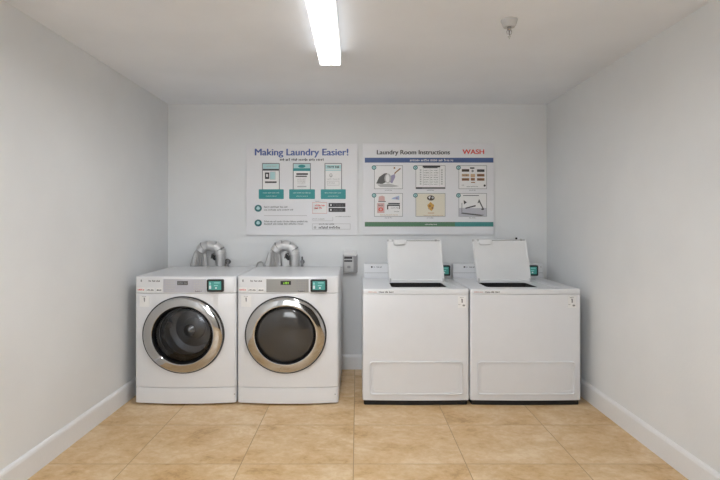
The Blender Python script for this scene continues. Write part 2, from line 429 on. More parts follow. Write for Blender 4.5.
# ---------------------------------------------------------------- front loading machines
def front_machine(cxp, label, left):
    Y = 3.68
    X0 = wx(cxp, Y); hw = .3755; depth = .765; bow = .030
    fy = lambda x: bow * (x / hw) ** 2
    px = lambda p: wx(p, Y) - X0
    pz = lambda p: wz(p, Y)
    t = empty('front_loading_machine', (X0, Y, 0), label, 'washing machine', 'front-loading machines along the back wall')
    dcx = px(183.3 if left else 285.6); dcz = pz(334.8)
    bm = B(); prism(bm, hw, depth, bow, .130, .8235, r=.0025, rc=.022)
    cab = link_bm('cabinet', bm, 'enamel', t)
    bm = B(); lathe_y(bm, [(.232, -.2), (.232, .62)], dcx, dcz, 1.04, 72, True, True); fix(bm)
    cutter = link_bm('cutter', bm, 'enamel', t)
    cut(cab, [cutter])
    bm = B(); prism(bm, hw, depth, bow, .826, .949, r=.012, rc=.022, slope=.010)
    link_bm('top_panel', bm, 'enamel', t)
    bm = B(); prism(bm, hw - .001, depth, bow, .012, .127, r=.003, rc=.022)
    bp = link_bm('base_panel', bm, 'enamel', t)
    bm = B(); x = px(233.5 if left else 335); lathe_y(bm, [(.004, fy(x) - .002), (.004, fy(x) + .004)], x, .075, n=10, cap0=True, cap1=True); fix(bm)
    link_bm('screw', bm, 'mgrey', bp)
    for sx in (-1, 1):
        for yy in (.09, .68):
            bm = B(); lathe_z(bm, [(.022, 0), (.024, .004), (.018, .02)], sx * (hw - .08), yy, n=16, cap0=True, cap1=True); fix(bm)
            link_bm('foot', bm, 'rubber', t)
    # door: black gasket edge, chrome ring, dark inner rim, glass, drum behind
    SX = 1.055; off = fy(dcx) + .004
    bm = B(); lathe_y(bm, [(.270, off + .022), (.2835, off + .016), (.286, off + .002), (.284, off - .010), (.278, off - .010), (.270, off + .0)], dcx, dcz, SX, 96); fix(bm)
    door = link_bm('door', bm, 'black', t)
    prof = [(.2785, -.004), (.2775, -.013), (.274, -.0195), (.268, -.0230), (.254, -.0262), (.242, -.0284), (.230, -.0302), (.220, -.0316), (.215, -.0310), (.2125, -.028)]
    bm = B(); lathe_y(bm, [(r, y + off) for r, y in prof], dcx, dcz, SX, 128); fix(bm)
    k = link_bm('chrome_ring', bm, 'chrome', door); k['label'] = 'wide polished chrome ring'
    bm = B(); lathe_y(bm, [(.2135, off - .029), (.209, off - .022), (.203, off - .010), (.196, off + .03), (.192, off + .06)], dcx, dcz, SX, 96); fix(bm)
    link_bm('inner_rim', bm, 'gloss', door)
    bm = B(); gp = []
    for i in range(13):
        a = i / 12 * PI / 2; gp.append((.199 * math.cos(a) + .0004, off - .004 - .026 * math.sin(a)))
    lathe_y(bm, gp, dcx, dcz, SX, 72); fix(bm)
    link_bm('door_glass', bm, 'glass' if left else 'smoked', door)
    # deep inner bowl of the door and the drum
    bm = B(); bo = .02
    lathe_y(bm, [(.190, off + .05), (.182, off + .075), (.172, off + .082), (.165, off + .075), (.165, off + .060), (.176, off + .045)], dcx + bo * .2, dcz, SX, 72); fix(bm)
    link_bm('door_bowl', bm, 'glassd', door)
    bm = B()
    dp = [(.226, .10), (.229, .11)] + [(.229 - (.003 if i % 2 else 0), .12 + i * .025) for i in range(6)] + [(.20, .275), (.15, .285), (.148, .272), (.09, .268), (.086, .258), (.035, .248), (.001, .245)]
    dcx2, dcz2 = dcx - .035, dcz - .018
    lathe_y(bm, dp, dcx2 + .03, dcz2 + .015, 1.0, 64)
    for k in range(3):
        a = k * 2 * PI / 3 + .9; ca, sa = math.cos(a), math.sin(a)
        Rm = Matrix.Translation((dcx, 0, dcz)) @ Matrix.Rotation(-a, 4, 'Y')
        box(bm, .175, .226, .14, .26, -.018, .018, .012, 2, mat=Rm)
    fix(bm); dr = link_bm('drum', bm, 'drum', t)
    bm = B(); lathe_y(bm, [(.05, .262), (.046, .24), (.02, .225), (.001, .22)], dcx2, dcz2, n=24); fix(bm); link_bm('drum_hub', bm, 'nickel', dr)
    # control strip
    a, c = (163.3, 206.0) if left else (266.3, 308.6)
    bm = B(); curved(bm, px(a), px(c), pz(292.3), pz(279.2), -.0025, .004, fy); fix(bm)
    cs = link_bm('control_strip', bm, 'silver' if left else 'grey', t)
    cs['label'] = 'silver control strip with dark display' if left else 'grey control strip with lit green display'
    fp = lambda x: fy(x) - .0025
    bm = B()
    if left: curved(bm, px(177.3), px(188), pz(285), pz(281), -.0035, .002, fy)
    else: curved(bm, px(280.6), px(291), pz(284.8), pz(281), -.0035, .002, fy)
    fix(bm); disp = link_bm('display', bm, 'lcd' if left else 'black', cs)
    if not left:
        bm = B(); greek(bm, px(283.5), px(290), pz(284.1), pz(281.8), -.0042, fy=fy, seed=4); fix(bm)
        link_bm('display_digits', bm, 'green_led', disp)
    else:
        bm = B(); greek(bm, px(178.5), px(187), pz(284.1), pz(282), -.0042, fy=fy, seed=4); fix(bm)
        link_bm('display_digits', bm, 'mgrey', disp)
    # button columns
    base = a
    for q, (u0, u1) in enumerate(((2.0, 12.0), (30.0, 41.5))):
        if not left and q == 0: continue
        bm = B(); nc = 5
        for i in range(nc):
            for j in range(5):
                uu = base + u0 + (u1 - u0) * (i + .5) / nc; zz = 290.6 - 9.6 * j / 4
                box(bm, px(uu - .7), px(uu + .7), fp(px(uu)) - .0015, fp(px(uu)) + .001, pz(zz + .55), pz(zz - .55), .0005, 1)
        fix(bm); link_bm('button_pad', bm, 'lgrey' if left else 'mgrey', cs)
    bm = B(); greek(bm, px(base + 32), px(base + 39), pz(291.8), pz(290.6), -.0035, fy=fy, seed=6); fix(bm)
    link_bm('print', bm, 'ink', cs)
    # reader
    rx = px(215.2 if left else 318.8)
    card_reader(t, rx, pz(285.6), .122, .092, fy(rx))
    # print and stickers at upper left
    d = 0 if left else 102.2
    bm = B()
    box(bm, px(139.4 + d), px(140.9 + d), fy(px(140 + d)) - .0006, fy(px(140 + d)) + .001, pz(282.2), pz(279.9))
    fix(bm); link_bm('emblem', bm, 'inkm', t)
    bm = B(); greek(bm, px(147.8 + d), px(159.8 + d), pz(281.9), pz(280.2), 0, fy=fy, dens=1.1, seed=2); fix(bm)
    link_bm('badge_print', bm, 'ink', t)
    bm = B(); curved(bm, px(135.6 + d), px(144.6 + d), pz(292.2), pz(287.8), -.001, .002, fy); fix(bm)
    st = link_bm('sticker', bm, 'white', t); st['label'] = 'small white sticker with red print'
    bm = B(); greek(bm, px(136.2 + d), px(144.0 + d), pz(290.9), pz(289.3), -.0014, fy=fy, dens=1.2, seed=9); fix(bm)
    link_bm('sticker_print', bm, 'red', st)
    for u0, u1, sd in ((145.6, 153.8, 3), (155.8, 162.0, 5)):
        bm = B(); curved(bm, px(u0 + d), px(u1 + d), pz(292.2), pz(288), -.001, .002, fy); fix(bm)
        st = link_bm('sticker', bm, 'white', t); st['label'] = 'small white sticker with grey print'
        bm = B(); greek(bm, px(u0 + .5 + d), px(u1 - .4 + d), pz(291.0), pz(289.4), -.0014, fy=fy, dens=1.2, seed=sd); fix(bm)
        link_bm('sticker_print', bm, 'ink', st)
    bm = B(); curved(bm, px(138.2 + d), px(148.6 + d), pz(307.2), pz(296.0), -.001, .002, fy); fix(bm)
    st = link_bm('sticker', bm, 'white', t); st['label'] = 'care sticker with small pictogram'
    bm = B(); y = fy(px(143 + d))
    greek(bm, px(141 + d), px(145.2 + d), pz(297.0), pz(296.3), -.0014, fy=fy, seed=8)
    slab(bm, [(px(142.6 + d), pz(298)), (px(144.2 + d), pz(298)), (px(144 + d), pz(301.6)), (px(143.2 + d), pz(302.6)), (px(142.8 + d), pz(300.5))][::-1], y - .002, y - .0008)
    slab(bm, [(px(145.8 + d) + .010 * math.cos(q * PI / 5), pz(305.2) + .010 * math.sin(q * PI / 5)) for q in range(10)], y - .002, y - .0008)
    fix(bm); link_bm('sticker_print', bm, 'inkm', st)
    return t
front_machine(184.2, 'white front-loading machine nearest the left wall, drum visible through its chrome-ringed glass door', True)
front_machine(287.5, 'white front-loading machine with dark glass door, grey panel and lit green display', False)

# ---------------------------------------------------------------- top loading machines
def top_machine(x0p, x1p, label, lid_px, open_px, first):
    Y = 3.68
    xc = (x0p + x1p) / 2; X0 = wx(xc, Y); hw = (x1p - x0p) / 2 * Y / F; depth = .85; bow = .010
    fy = lambda x: bow * (x / hw) ** 2
    px = lambda p: wx(p, Y) - X0
    pz = lambda p: wz(p, Y)
    t = empty('top_loading_machine', (X0, Y, 0), label, 'washing machine', 'top-loading machines along the back wall')
    ZT = .857; ox0, ox1 = open_px[0] - X0, open_px[1] - X0; oy0, oy1 = .115, .44
    bm = B(); prism(bm, hw, depth, bow, .036, .8175, r=.002, rc=.012)
    cab = link_bm('cabinet', bm, 'enamel', t)
    bm = B(); box(bm, ox0 - .02, ox1 + .02, oy0 - .02, oy1 + .02, .28, 1.2); cut(cab, [link_bm('cutter', bm, 'enamel', t)])
    bm = B(); prism(bm, hw, depth, bow, .820, ZT, r=.008, rc=.014)
    deck = link_bm('top_deck', bm, 'enamel', t)
    bm = B(); box(bm, ox0, ox1, oy0, oy1, .7, 1.2, .03, 4); cut(deck, [link_bm('cutter', bm, 'enamel', t)])
    # raised rails on the deck
    bm = B(); xr = wx(447 if first else 0, 4.0) - X0 if first else ox1 + .105
    box(bm, xr, xr + .010, .10, .60, ZT - .003, ZT + .004, .0015, 1)
    box(bm, xr + .035, xr + .041, .10, .60, ZT - .003, ZT + .003, .001, 1)
    link_bm('rail', bm, 'enamel', deck)
    bm = B(); box(bm, xr - .03, xr + .03, .44, .452, ZT - .001, ZT + .0008); link_bm('deck_label', bm, 'inkl', deck)
    # tub
    cxm, cym = (ox0 + ox1) / 2, (oy0 + oy1) / 2; rr = (oy1 - oy0) / 2 + .012
    sxx = (ox1 - ox0) / (oy1 - oy0)
    bm = B()
    rings = [[(cxm + r * sxx * math.cos(2 * PI * i / 48), cym + r * math.sin(2 * PI * i / 48), z) for i in range(48)] for r, z in [(rr, .816), (rr - .004, .80), (rr - .004, .34), (rr - .03, .30), (.03, .295)]]
    loops(bm, rings, False, True); fix(bm); link_bm('tub', bm, 'tub', t)
    bm = B(); op = [(x, y) for x, y in rrect(ox0 + .0005, ox1 - .0005, oy0 + .0005, oy1 - .0005, .03, 5)]; sc = .975
    mx_, my_ = cxm, cym
    Rg = [[(x, y, .80) for x, y in op], [(x, y, ZT - .005) for x, y in op], [(mx_ + (x - mx_) * sc, my_ + (y - my_) * sc, ZT - .006) for x, y in op], [(mx_ + (x - mx_) * sc, my_ + (y - my_) * sc, .80) for x, y in op]]
    loops(bm, Rg, False, False); fix(bm); link_bm('tub_shade_lining', bm, 'kick', t)  # added black lining, the shade of the tub interior put into its colour
    bm = B(); lathe_z(bm, [(.09, .296), (.06, .33), (.035, .38), (.032, .62), (.038, .63), (.034, .66), (.01, .67)], cxm, cym, n=24, cap0=True, cap1=True)
    for k in range(4):
        Rm = Matrix.Translation((cxm, cym, 0)) @ Matrix.Rotation(k * PI / 2 + .4, 4, 'Z')
        box(bm, .03, .075, -.006, .006, .31, .56, .004, 1, mat=Rm)
    fix(bm); link_bm('agitator', bm, 'dgrey', t)
    # black base and the embossed lower panel
    bm = B(); prism(bm, hw - .010, depth - .01, bow, 0, .0345, r=.001, rc=.012)
    # keep it a little behind the cabinet face
    for v in bm.verts: v.co.y += .008
    link_bm('base', bm, 'kick', t)
    a, c = (370.4, 462.6) if first else (478.2, 574.6)
    def bead(bm, e, w, hh):
        pts = rrect(px(a) + e, px(c) - e, pz(394.2) + e, pz(362.2) - e, .016, 5)
        n = len(pts); cx = sum(p[0] for p in pts) / n; cz = sum(p[1] for p in pts) / n
        rings = []
        for i, (x, z) in enumerate(pts):
            x2, z2 = pts[(i + 1) % n]; x1, z1 = pts[i - 1]
            d = Vector((x2 - x1, 0, z2 - z1)).normalized(); nn = Vector((-d.z, 0, d.x))
            rings.append([Vector((x, fy(x), z)) + nn * (w * math.cos(q)) + Vector((0, -hh * math.sin(q), 0)) for q in [i2 * PI / 5 for i2 in range(6)]])
        V = [[bm.verts.new(p) for p in r] for r in rings]
        for i in range(n):
            A, Bq = V[i], V[(i + 1) % n]
            for k in range(5): bm.faces.new((A[k], A[k + 1], Bq[k + 1], Bq[k]))
    bm = B()
    for x0_, x1_, z0_, z1_ in [(px(a), px(c), pz(394.2), pz(362.2))]:
        pts = rrect(x0_, x1_, z0_, z1_, .016, 5)
        # subdivide the long sides so that the plate follows the bow
        n = 12; up = [(x0_ + .016 + (x1_ - x0_ - .032) * i / n) for i in range(n + 1)]
        rings = []
        for x in [x0_ + .001, x0_ + .006] + up + [x1_ - .006, x1_ - .001]:
            e = 0
            if x < x0_ + .016: e = .016 - math.sqrt(max(0, .016 ** 2 - (x0_ + .016 - x) ** 2))
            if x > x1_ - .016: e = .016 - math.sqrt(max(0, .016 ** 2 - (x - x1_ + .016) ** 2))
            rings.append([(x, fy(x) - .0012, z0_ + e), (x, fy(x) - .0012, z1_ - e), (x, fy(x) + .002, z1_ - e), (x, fy(x) + .002, z0_ + e)])
        loops(bm, rings)
    bead(bm, 0, .0048, .0130); bead(bm, .022, .0022, .0035)
    fix(bm); link_bm('access_panel', bm, 'enamel', t)
    # print on the front
    bm = B(); d = 0 if first else 106.3
    greek(bm, px(367.8 + d), px(377 + d), pz(292.8), pz(291.2), 0, fy=fy, dens=1.15, seed=12); fix(bm)
    link_bm('badge_print', bm, 'pink', t)
    bm = B(); greek(bm, px(378.8 + d), px(393.5 + d), pz(292.9), pz(291.1), 0, fy=fy, dens=1.0, seed=13); fix(bm)
    link_bm('badge_print', bm, 'ink', t)
    d = 0 if first else 110.2
    bm = B(); curved(bm, px(458.2 + d), px(466.4 + d), pz(308), pz(296.4), -.001, .002, fy, 3); fix(bm)
    st = link_bm('sticker', bm, 'white', t); st['label'] = 'care sticker with small pictogram'
    bm = B(); y = fy(px(462 + d)); greek(bm, px(460 + d), px(464 + d), pz(297.9), pz(297.1), -.0014, fy=fy, seed=8)
    slab(bm, [(px(461.2 + d), pz(299)), (px(463 + d), pz(299)), (px(463 + d), pz(302.8)), (px(461.6 + d), pz(302.8)), (px(461.7 + d), pz(300.8))][::-1], y - .002, y - .0008)
    slab(bm, [(px(464 + d) + .010 * math.cos(q * PI / 5), pz(305.6) + .007 * math.sin(q * PI / 5)) for q in range(10)], y - .002, y - .0008)
    greek(bm, px(458.6 + d), px(461 + d), pz(305), pz(304.2), -.0014, fy=fy, seed=18)
    fix(bm); link_bm('sticker_print', bm, 'inkm', st)
    # console at the back
    YC = 4.42; s0 = lambda p: wx(p, YC) - X0
    ca, cb = (364.0, 450.9) if first else (453.0, 543.2)
    prof = [(.84, .735), (.866, .732), (.905, .738), (.966, .750), (.978, .757), (.983, .768), (.983, .81), (.976, .820), (.84, .83)]
    bm = B()
    xs = [s0(ca), s0(ca) + .004, s0(cb) - .004, s0(cb)]
    rings = []
    for q, x in enumerate(xs):
        e = .004 if q in (0, 3) else 0
        rings.append([(x, y + (e if y < .76 else -e), z if z < .9 or e == 0 else z - e) for z, y in prof])
    loops(bm, rings); fix(bm)
    con = link_bm('control_console', bm, 'enamel', t)
    for v in con.data.vertices:
        if v.co.z < ZT: v.co.z = ZT - .001
    bm = B(); box(bm, s0(ca) + .004, s0(cb) - .004, .7345, .742, .903, .9055); link_bm('seam_line', bm, 'mgrey', con)
    bm = B()
    yq = .7445; q0 = 371 if first else 463.8
    box(bm, s0(q0), s0(q0 + 1.6), yq, yq + .004, .948, .962); fix(bm); link_bm('emblem', bm, 'ink', con)
    bm = B(); greek(bm, s0(q0 + 5.5), s0(q0 + 11), .950, .960, yq, seed=21)
    box(bm, s0(q0 + 2.8), s0(q0 + 3.8), yq, yq + .004, .952, .956)
    fix(bm); link_bm('badge_print', bm, 'ink', con)
    rx = s0(443.0 if first else 530.6)
    card_reader(con, rx, .925, .122, .092, .739)
    bm = B(); u = 449.6 if first else 540.6
    for zz in (.93, .955, .90): box(bm, s0(u), s0(u + 1.1), .7385 + (zz - .90) * .2, .747, zz - .006, zz + .006, .001, 1)
    link_bm('console_print', bm, 'blue' if first else 'lgrey', con)
    # raised lid
    lb0, lb1, lt0, lt1, ztop, skew = lid_px
    YL = 4.15; s1 = lambda p: wx(p, YL) - X0
    h = ztop - ZT; tilt = math.radians(9)
    yb = YL - Y
    hl = h / math.cos(tilt)
    def lidpt(u, v, d):     # u 0..1 across, v 0..1 up, d depth behind front face
        x = (s1(lb0) * (1 - u) + s1(lb1) * u) * (1 - v) + (s1(lt0) * (1 - u) + s1(lt1) * u) * v
        z = ZT + .004 + hl * v * math.cos(tilt) + skew * u * v - d * math.sin(tilt)
        return Vector((x, yb + hl * v * math.sin(tilt) + d * math.cos(tilt), z))
    bm = B()
    def lid_ring(d, e):
        ew = e / .465; eh = e / .36; r = .018
        pts = rrect(ew, 1 - ew, eh, 1 - eh, .04, 4)
        return [lidpt(u, v, d) for u, v in pts]
    loops(bm, [lid_ring(.026, .004), lid_ring(.022, 0), lid_ring(.006, 0), lid_ring(.001, .002), lid_ring(0, .006), lid_ring(0, .012), lid_ring(.003, .016)])
    fix(bm); lid = link_bm('lid', bm, 'lid', t); lid['label'] = 'open white lid standing upright'
    # latch tab, upper dark edge, lower lip and hinges
    bm = B()
    R = []
    for d, e in ((.01, 0), (-.018, .0), (-.022, .004)):
        pts = rrect(.115 + e / .465, .335 - e / .465, .875 + e / .36, .985, .03, 4)
        R.append([lidpt(u, v, d) for u, v in pts])
    loops(bm, R); fix(bm); link_bm('latch', bm, 'lid', lid)
    bm = B(); R = []
    for d in (.004, -.002):
        R.append([lidpt(u, v, d) for u, v in ((.36, .972), (.97, .972), (.97, .982), (.36, .982))])
    loops(bm, R); fix(bm); link_bm('edge_strip', bm, 'dgrey', lid)
    for u in (.02, .105, .9):
        bm = B(); p = lidpt(u, 1.0, .006); r = .008
        box(bm, p.x - .009, p.x + .009, p.y - .008, p.y + .008, p.z - .014, p.z + .004, .002, 1); link_bm('bumper', bm, 'lgrey', lid)
    if not first:
        bm = B(); p = lidpt(.82, 1.0, .010); lathe_z(bm, [(.009, -.004 + p.z), (.009, .012 + p.z), (.005, .016 + p.z)], p.x, p.y, n=14, cap0=True, cap1=True); fix(bm)
        link_bm('stopper', bm, 'black', lid)
    bm = B(); sweep(bm, [(s1(lb0) + .005, yb + .004, ZT + .010), (s1(lb1) - .005, yb + .004, ZT + .010)], .011, 12, sy=.8); fix(bm)
    link_bm('lid_lip', bm, 'lid', lid)
    for u in (.03, .97):
        bm = B(); x = s1(lb0) * (1 - u) + s1(lb1) * u
        box(bm, x - .006, x + .006, yb - .012, yb + .03, ZT - .004, ZT + .028, .002, 1); link_bm('hinge', bm, 'lgrey', lid)
    return t
top_machine(362.6, 469.2, 'white top-loading machine with open lid, beside the gap to the front-loading machines',
            (388.8, 444.8, 387.4, 442.2, 1.199, .0), (.262, .690), True)
top_machine(470.6, 581.4, 'white top-loading machine with open lid, nearest the right wall',
            (477.2, 531.8, 473.8, 528.6, 1.199, .006), (.985, 1.385), False)

# ---------------------------------------------------------------- foil exhaust ducts behind the front loaders
def duct(dx, label, second):
    Y = 4.545; X = lambda p: wx(p + dx, Y); Z = lambda p: wz(p, Y)
    t = empty('exhaust_duct', (X(212), Y, 0), label, 'duct', 'foil ducts behind the front-loading machines')
    ox = X(212)
    g = lambda p, q, dy=0: Vector((X(p) - ox, dy, Z(q)))
    # rigid leg
    bm = B(); pts = [g(220.6, 330), g(220.6, 256), g(220.6, 252.5)]
    sweep(bm, pts, [.042, .042, .044], 24, sy=1.1); fix(bm)
    for zz in (252.5, 257): sweep(bm, [g(220.6, zz + .35), g(220.6, zz - .35)], .0455, 24, sy=1.1)
    link_bm('rigid_pipe', bm, 'plate', t)
    # gored elbow: few wide facets, seams standing proud
    bm = B()
    path = [g(220.2, 254), g(219.4, 250.2), g(215.2, 246.6), g(208.4, 245.7), g(203.6, 247.2), g(200.8, 250.8)]
    for a, c in zip(path, path[1:]):
        n = (c - a) * .06
        sweep(bm, [a - n, c + n], .049, 18, sy=1.05)
    fix(bm); el = link_bm('elbow', bm, 'foil', t)
    for i, p in enumerate(path[1:-1]):
        if i in (1, 2): continue
        d = (path[i + 2] - path[i]).normalized() * .003
        bm = B(); sweep(bm, [p - d, p + d], .0515, 18, sy=1.0); fix(bm); link_bm('seam_band', bm, 'mgrey', el)
    # crushed flexible foil leg, pleats running down
    bm = B(); rings = []; n = 56
    leg = [((201.6, 245.5), .020), ((200.8, 248.5), .036), ((200.2, 252), .050), ((199.6, 258), .062), ((199.0, 265), .072), ((199.2, 290), .068), ((200, 330), .06)]
    rnd = random.Random(3 if second else 5); ph = [rnd.uniform(.72, 1.06) for _ in range(n)]
    for k, ((a, c), r) in enumerate(leg):
        o = g(a, c); ring = []
        for i in range(n):
            th = 2 * PI * i / n; q = 1 + (.0 if k == 0 else .07) * (1 if i % 2 else -1) * ph[i]
            ring.append(o + Vector((r * q * math.cos(th), r * q * .78 * math.sin(th), .006 * math.sin(3 * th + k))))
        rings.append(ring)
    loops(bm, rings); fix(bm); link_bm('foil_hose', bm, 'hose', t, smooth=False)
    # backing plate with its dark hole between the legs
    bm = B(); pts = [(X(206) - ox, Z(300)), (X(219) - ox, Z(300)), (X(219) - ox, Z(250)), (X(206) - ox, Z(250))]
    slab(bm, pts, .035, .0585); fix(bm); pl = link_bm('wall_plate', bm, 'plate', t)
    bm = B(); cx, cz = X(212.6) - ox, Z(257.5)
    slab(bm, [(cx + .017 * math.cos(a * PI / 6) - .01 * math.sin(a * PI / 6), cz + .030 * math.sin(a * PI / 6)) for a in range(12)], .033, .036); fix(bm)
    link_bm('opening', bm, 'black', pl)
    bm = B(); sweep(bm, [(cx - .022, .03, cz - .01), (cx - .012, .022, cz + .030), (cx + .010, .02, cz + .036), (cx + .024, .025, cz + .004), (cx + .026, .03, cz - .07)], .006, 10); fix(bm)
    link_bm('tie_wire', bm, 'dgrey', pl)
    return t
duct(0, 'silver foil exhaust duct rising behind the left front-loading machine', False)
duct(74.2, 'silver foil exhaust duct rising behind the front-loading machine with the green display', True)
# small fittings on the wall beside the ducts
def valve(pxl, label, tall):
    Y = 4.57; X = wx(pxl, Y); Z = wz(262, Y)
    t = empty('shutoff_valve', (X, BACK, Z), label, 'valve')
    bm = B(); lathe_y(bm, [(.020, -.0), (.020, -.004), (.010, -.008), (.010, -.045)], n=18, cap0=True, cap1=True)
    sweep(bm, [(0, -.036, .02), (0, -.036, -.07)], .011, 12, up=Vector((0, 1, 0))); fix(bm)
    link_bm('valve_body', bm, 'mgrey', t)
    bm = B()
    if tall: box(bm, -.007, .007, -.045, -.030, .015, .050, .003, 2)
    else: sweep(bm, [(.020 * math.cos(a * PI / 8), -.040, .006 + .020 * math.sin(a * PI / 8)) for a in range(17)], .005, 8, up=Vector((0, 1, 0)))
    fix(bm); link_bm('valve_handle', bm, 'dgrey', t)
valve(227.8, 'small round-handled valve on the wall right of the left foil duct', False)
valve(302.2, 'small lever-handled valve on the wall right of the foil duct behind the green-display machine', True)
t = B(); Yw = 4.585
sweep(t, [(wx(a, Yw), Yw, wz(c, Yw)) for a, c in ((256.2, 369), (256.6, 266), (257.8, 262.6), (260.4, 261.4), (262.8, 262.6), (264.2, 268), (264.4, 369))], .006, 10); fix(t)
tag(link_bm('wire_loop', t, 'lgrey'), 'thin grey cable loop peeking up between the two foil ducts', 'cable')

# ---------------------------------------------------------------- wall box
t = empty('wall_box', (wx(350, BACK), BACK, wz(263.5, BACK)), 'small grey wall box with two dark slots, between the machine pairs', 'wall box')
Yb = 4.545; X = lambda p: wx(p, Yb) - wx(350, BACK); Z = lambda p: wz(p, Yb) - wz(263.5, BACK)
bm = B()
R = [[(x, 0, z) for x, z in rrect(X(342.6), X(357.6), Z(273.4), Z(254.6), .008)],
     [(x, -.040, z) for x, z in rrect(X(342.8), X(357.0), Z(273.0), Z(255.2), .008)],
     [(x, -.060, z) for x, z in rrect(X(343.6), X(354.0), Z(272.4), Z(256.0), .006)]]
loops(bm, R); fix(bm); hs = link_bm('housing', bm, 'box', t)
bm = B(); slab(bm, rrect(X(344.3), X(353.4), Z(271.4), Z(256.6), .003), -.0635, -.058, bev=.001); fix(bm)
fp = link_bm('face_plate', bm, 'lgrey', hs)
for z0, z1 in ((258.8, 256.7), (261.8, 260.1)):
    bm = B(); slab(bm, rrect(X(344.3), X(352.2), Z(z0), Z(z1), .002), -.0655, -.061); fix(bm); link_bm('slot', bm, 'ink', fp)
bm = B(); slab(bm, rrect(X(347.2), X(350.6), Z(268.2), Z(265.6), .008), -.068, -.061, bev=.001); fix(bm); link_bm('button', bm, 'mgrey', fp)
bm = B(); R = [[(x, 0, z) for x, z in rrect(X(343.4), X(357.2), Z(255.6), Z(250.6), .006)],
               [(x, -.052, z) for x, z in rrect(X(343.8), X(356.4), Z(256.2), Z(253.0), .004)]]
loops(bm, R); fix(bm); link_bm('top_cover', bm, 'cover', t)

# ---------------------------------------------------------------- posters
YP = BACK - .022
class Poster:
    def __init__(s, name, x0, x1, y0, y1, label):
        s.cx = wx((x0 + x1) / 2, YP); s.cz = wz(y1, YP)
        s.t = empty(name, (s.cx, YP, s.cz), label, 'poster')
        bm = B(); slab(bm, rrect(s.X(x0), s.X(x1), s.Z(y1), s.Z(y0), .006), 0, .021, bev=.001); fix(bm)
        s.board = link_bm('board', bm, 'board', s.t)
    def X(s, p): return wx(p, YP) - s.cx
    def Z(s, p): return wz(p, YP) - s.cz
    def rect(s, bm, x0, x1, y0, y1, mi=0, lev=1, r=0):
        d = -.0006 * lev
        pts = rrect(s.X(x0), s.X(x1), s.Z(y1), s.Z(y0), r, 3) if r else [(s.X(x1), s.Z(y0)), (s.X(x0), s.Z(y0)), (s.X(x0), s.Z(y1)), (s.X(x1), s.Z(y1))]
        slab(bm, pts, d, d + .0005, mi=mi)
    def poly(s, bm, pts, mi=0, lev=1):
        d = -.0006 * lev; slab(bm, [(s.X(a), s.Z(c)) for a, c in pts], d, d + .0005, mi=mi)
    def disc(s, bm, cx, cy, r, mi=0, lev=1, ry=None):
        s.poly(bm, [(cx + r * math.cos(a * PI / 10), cy + (ry or r) * math.sin(a * PI / 10)) for a in range(20)], mi, lev)
    def frame(s, bm, x0, x1, y0, y1, w, mi=0, lev=1):
        s.rect(bm, x0, x1, y0, y0 + w, mi, lev); s.rect(bm, x0, x1, y1 - w, y1, mi, lev)
        s.rect(bm, x0, x0 + w, y0 + w, y1 - w, mi, lev); s.rect(bm, x1 - w, x1, y0 + w, y1 - w, mi, lev)
    def greek(s, bm, x0, x1, y0, y1, mi=0, seed=1, dens=1.0):
        greek(bm, s.X(x0), s.X(x1), s.Z(y1), s.Z(y0), -.0018, mi=mi, seed=seed, dens=dens)
    def put(s, name, bm, mats, label=None, parent=None):
        fix(bm); o = link_bm(name, bm, mats, parent or s.t, smooth=False)
        if label: o['label'] = label
        return o
    def text(s, name, st, x0, x1, yb, yt, mat, bold=.02):
        return text(name, st, s.X(x0), s.X(x1), s.Z(yb), s.Z(yt), -.0008, mat, s.t, bold)

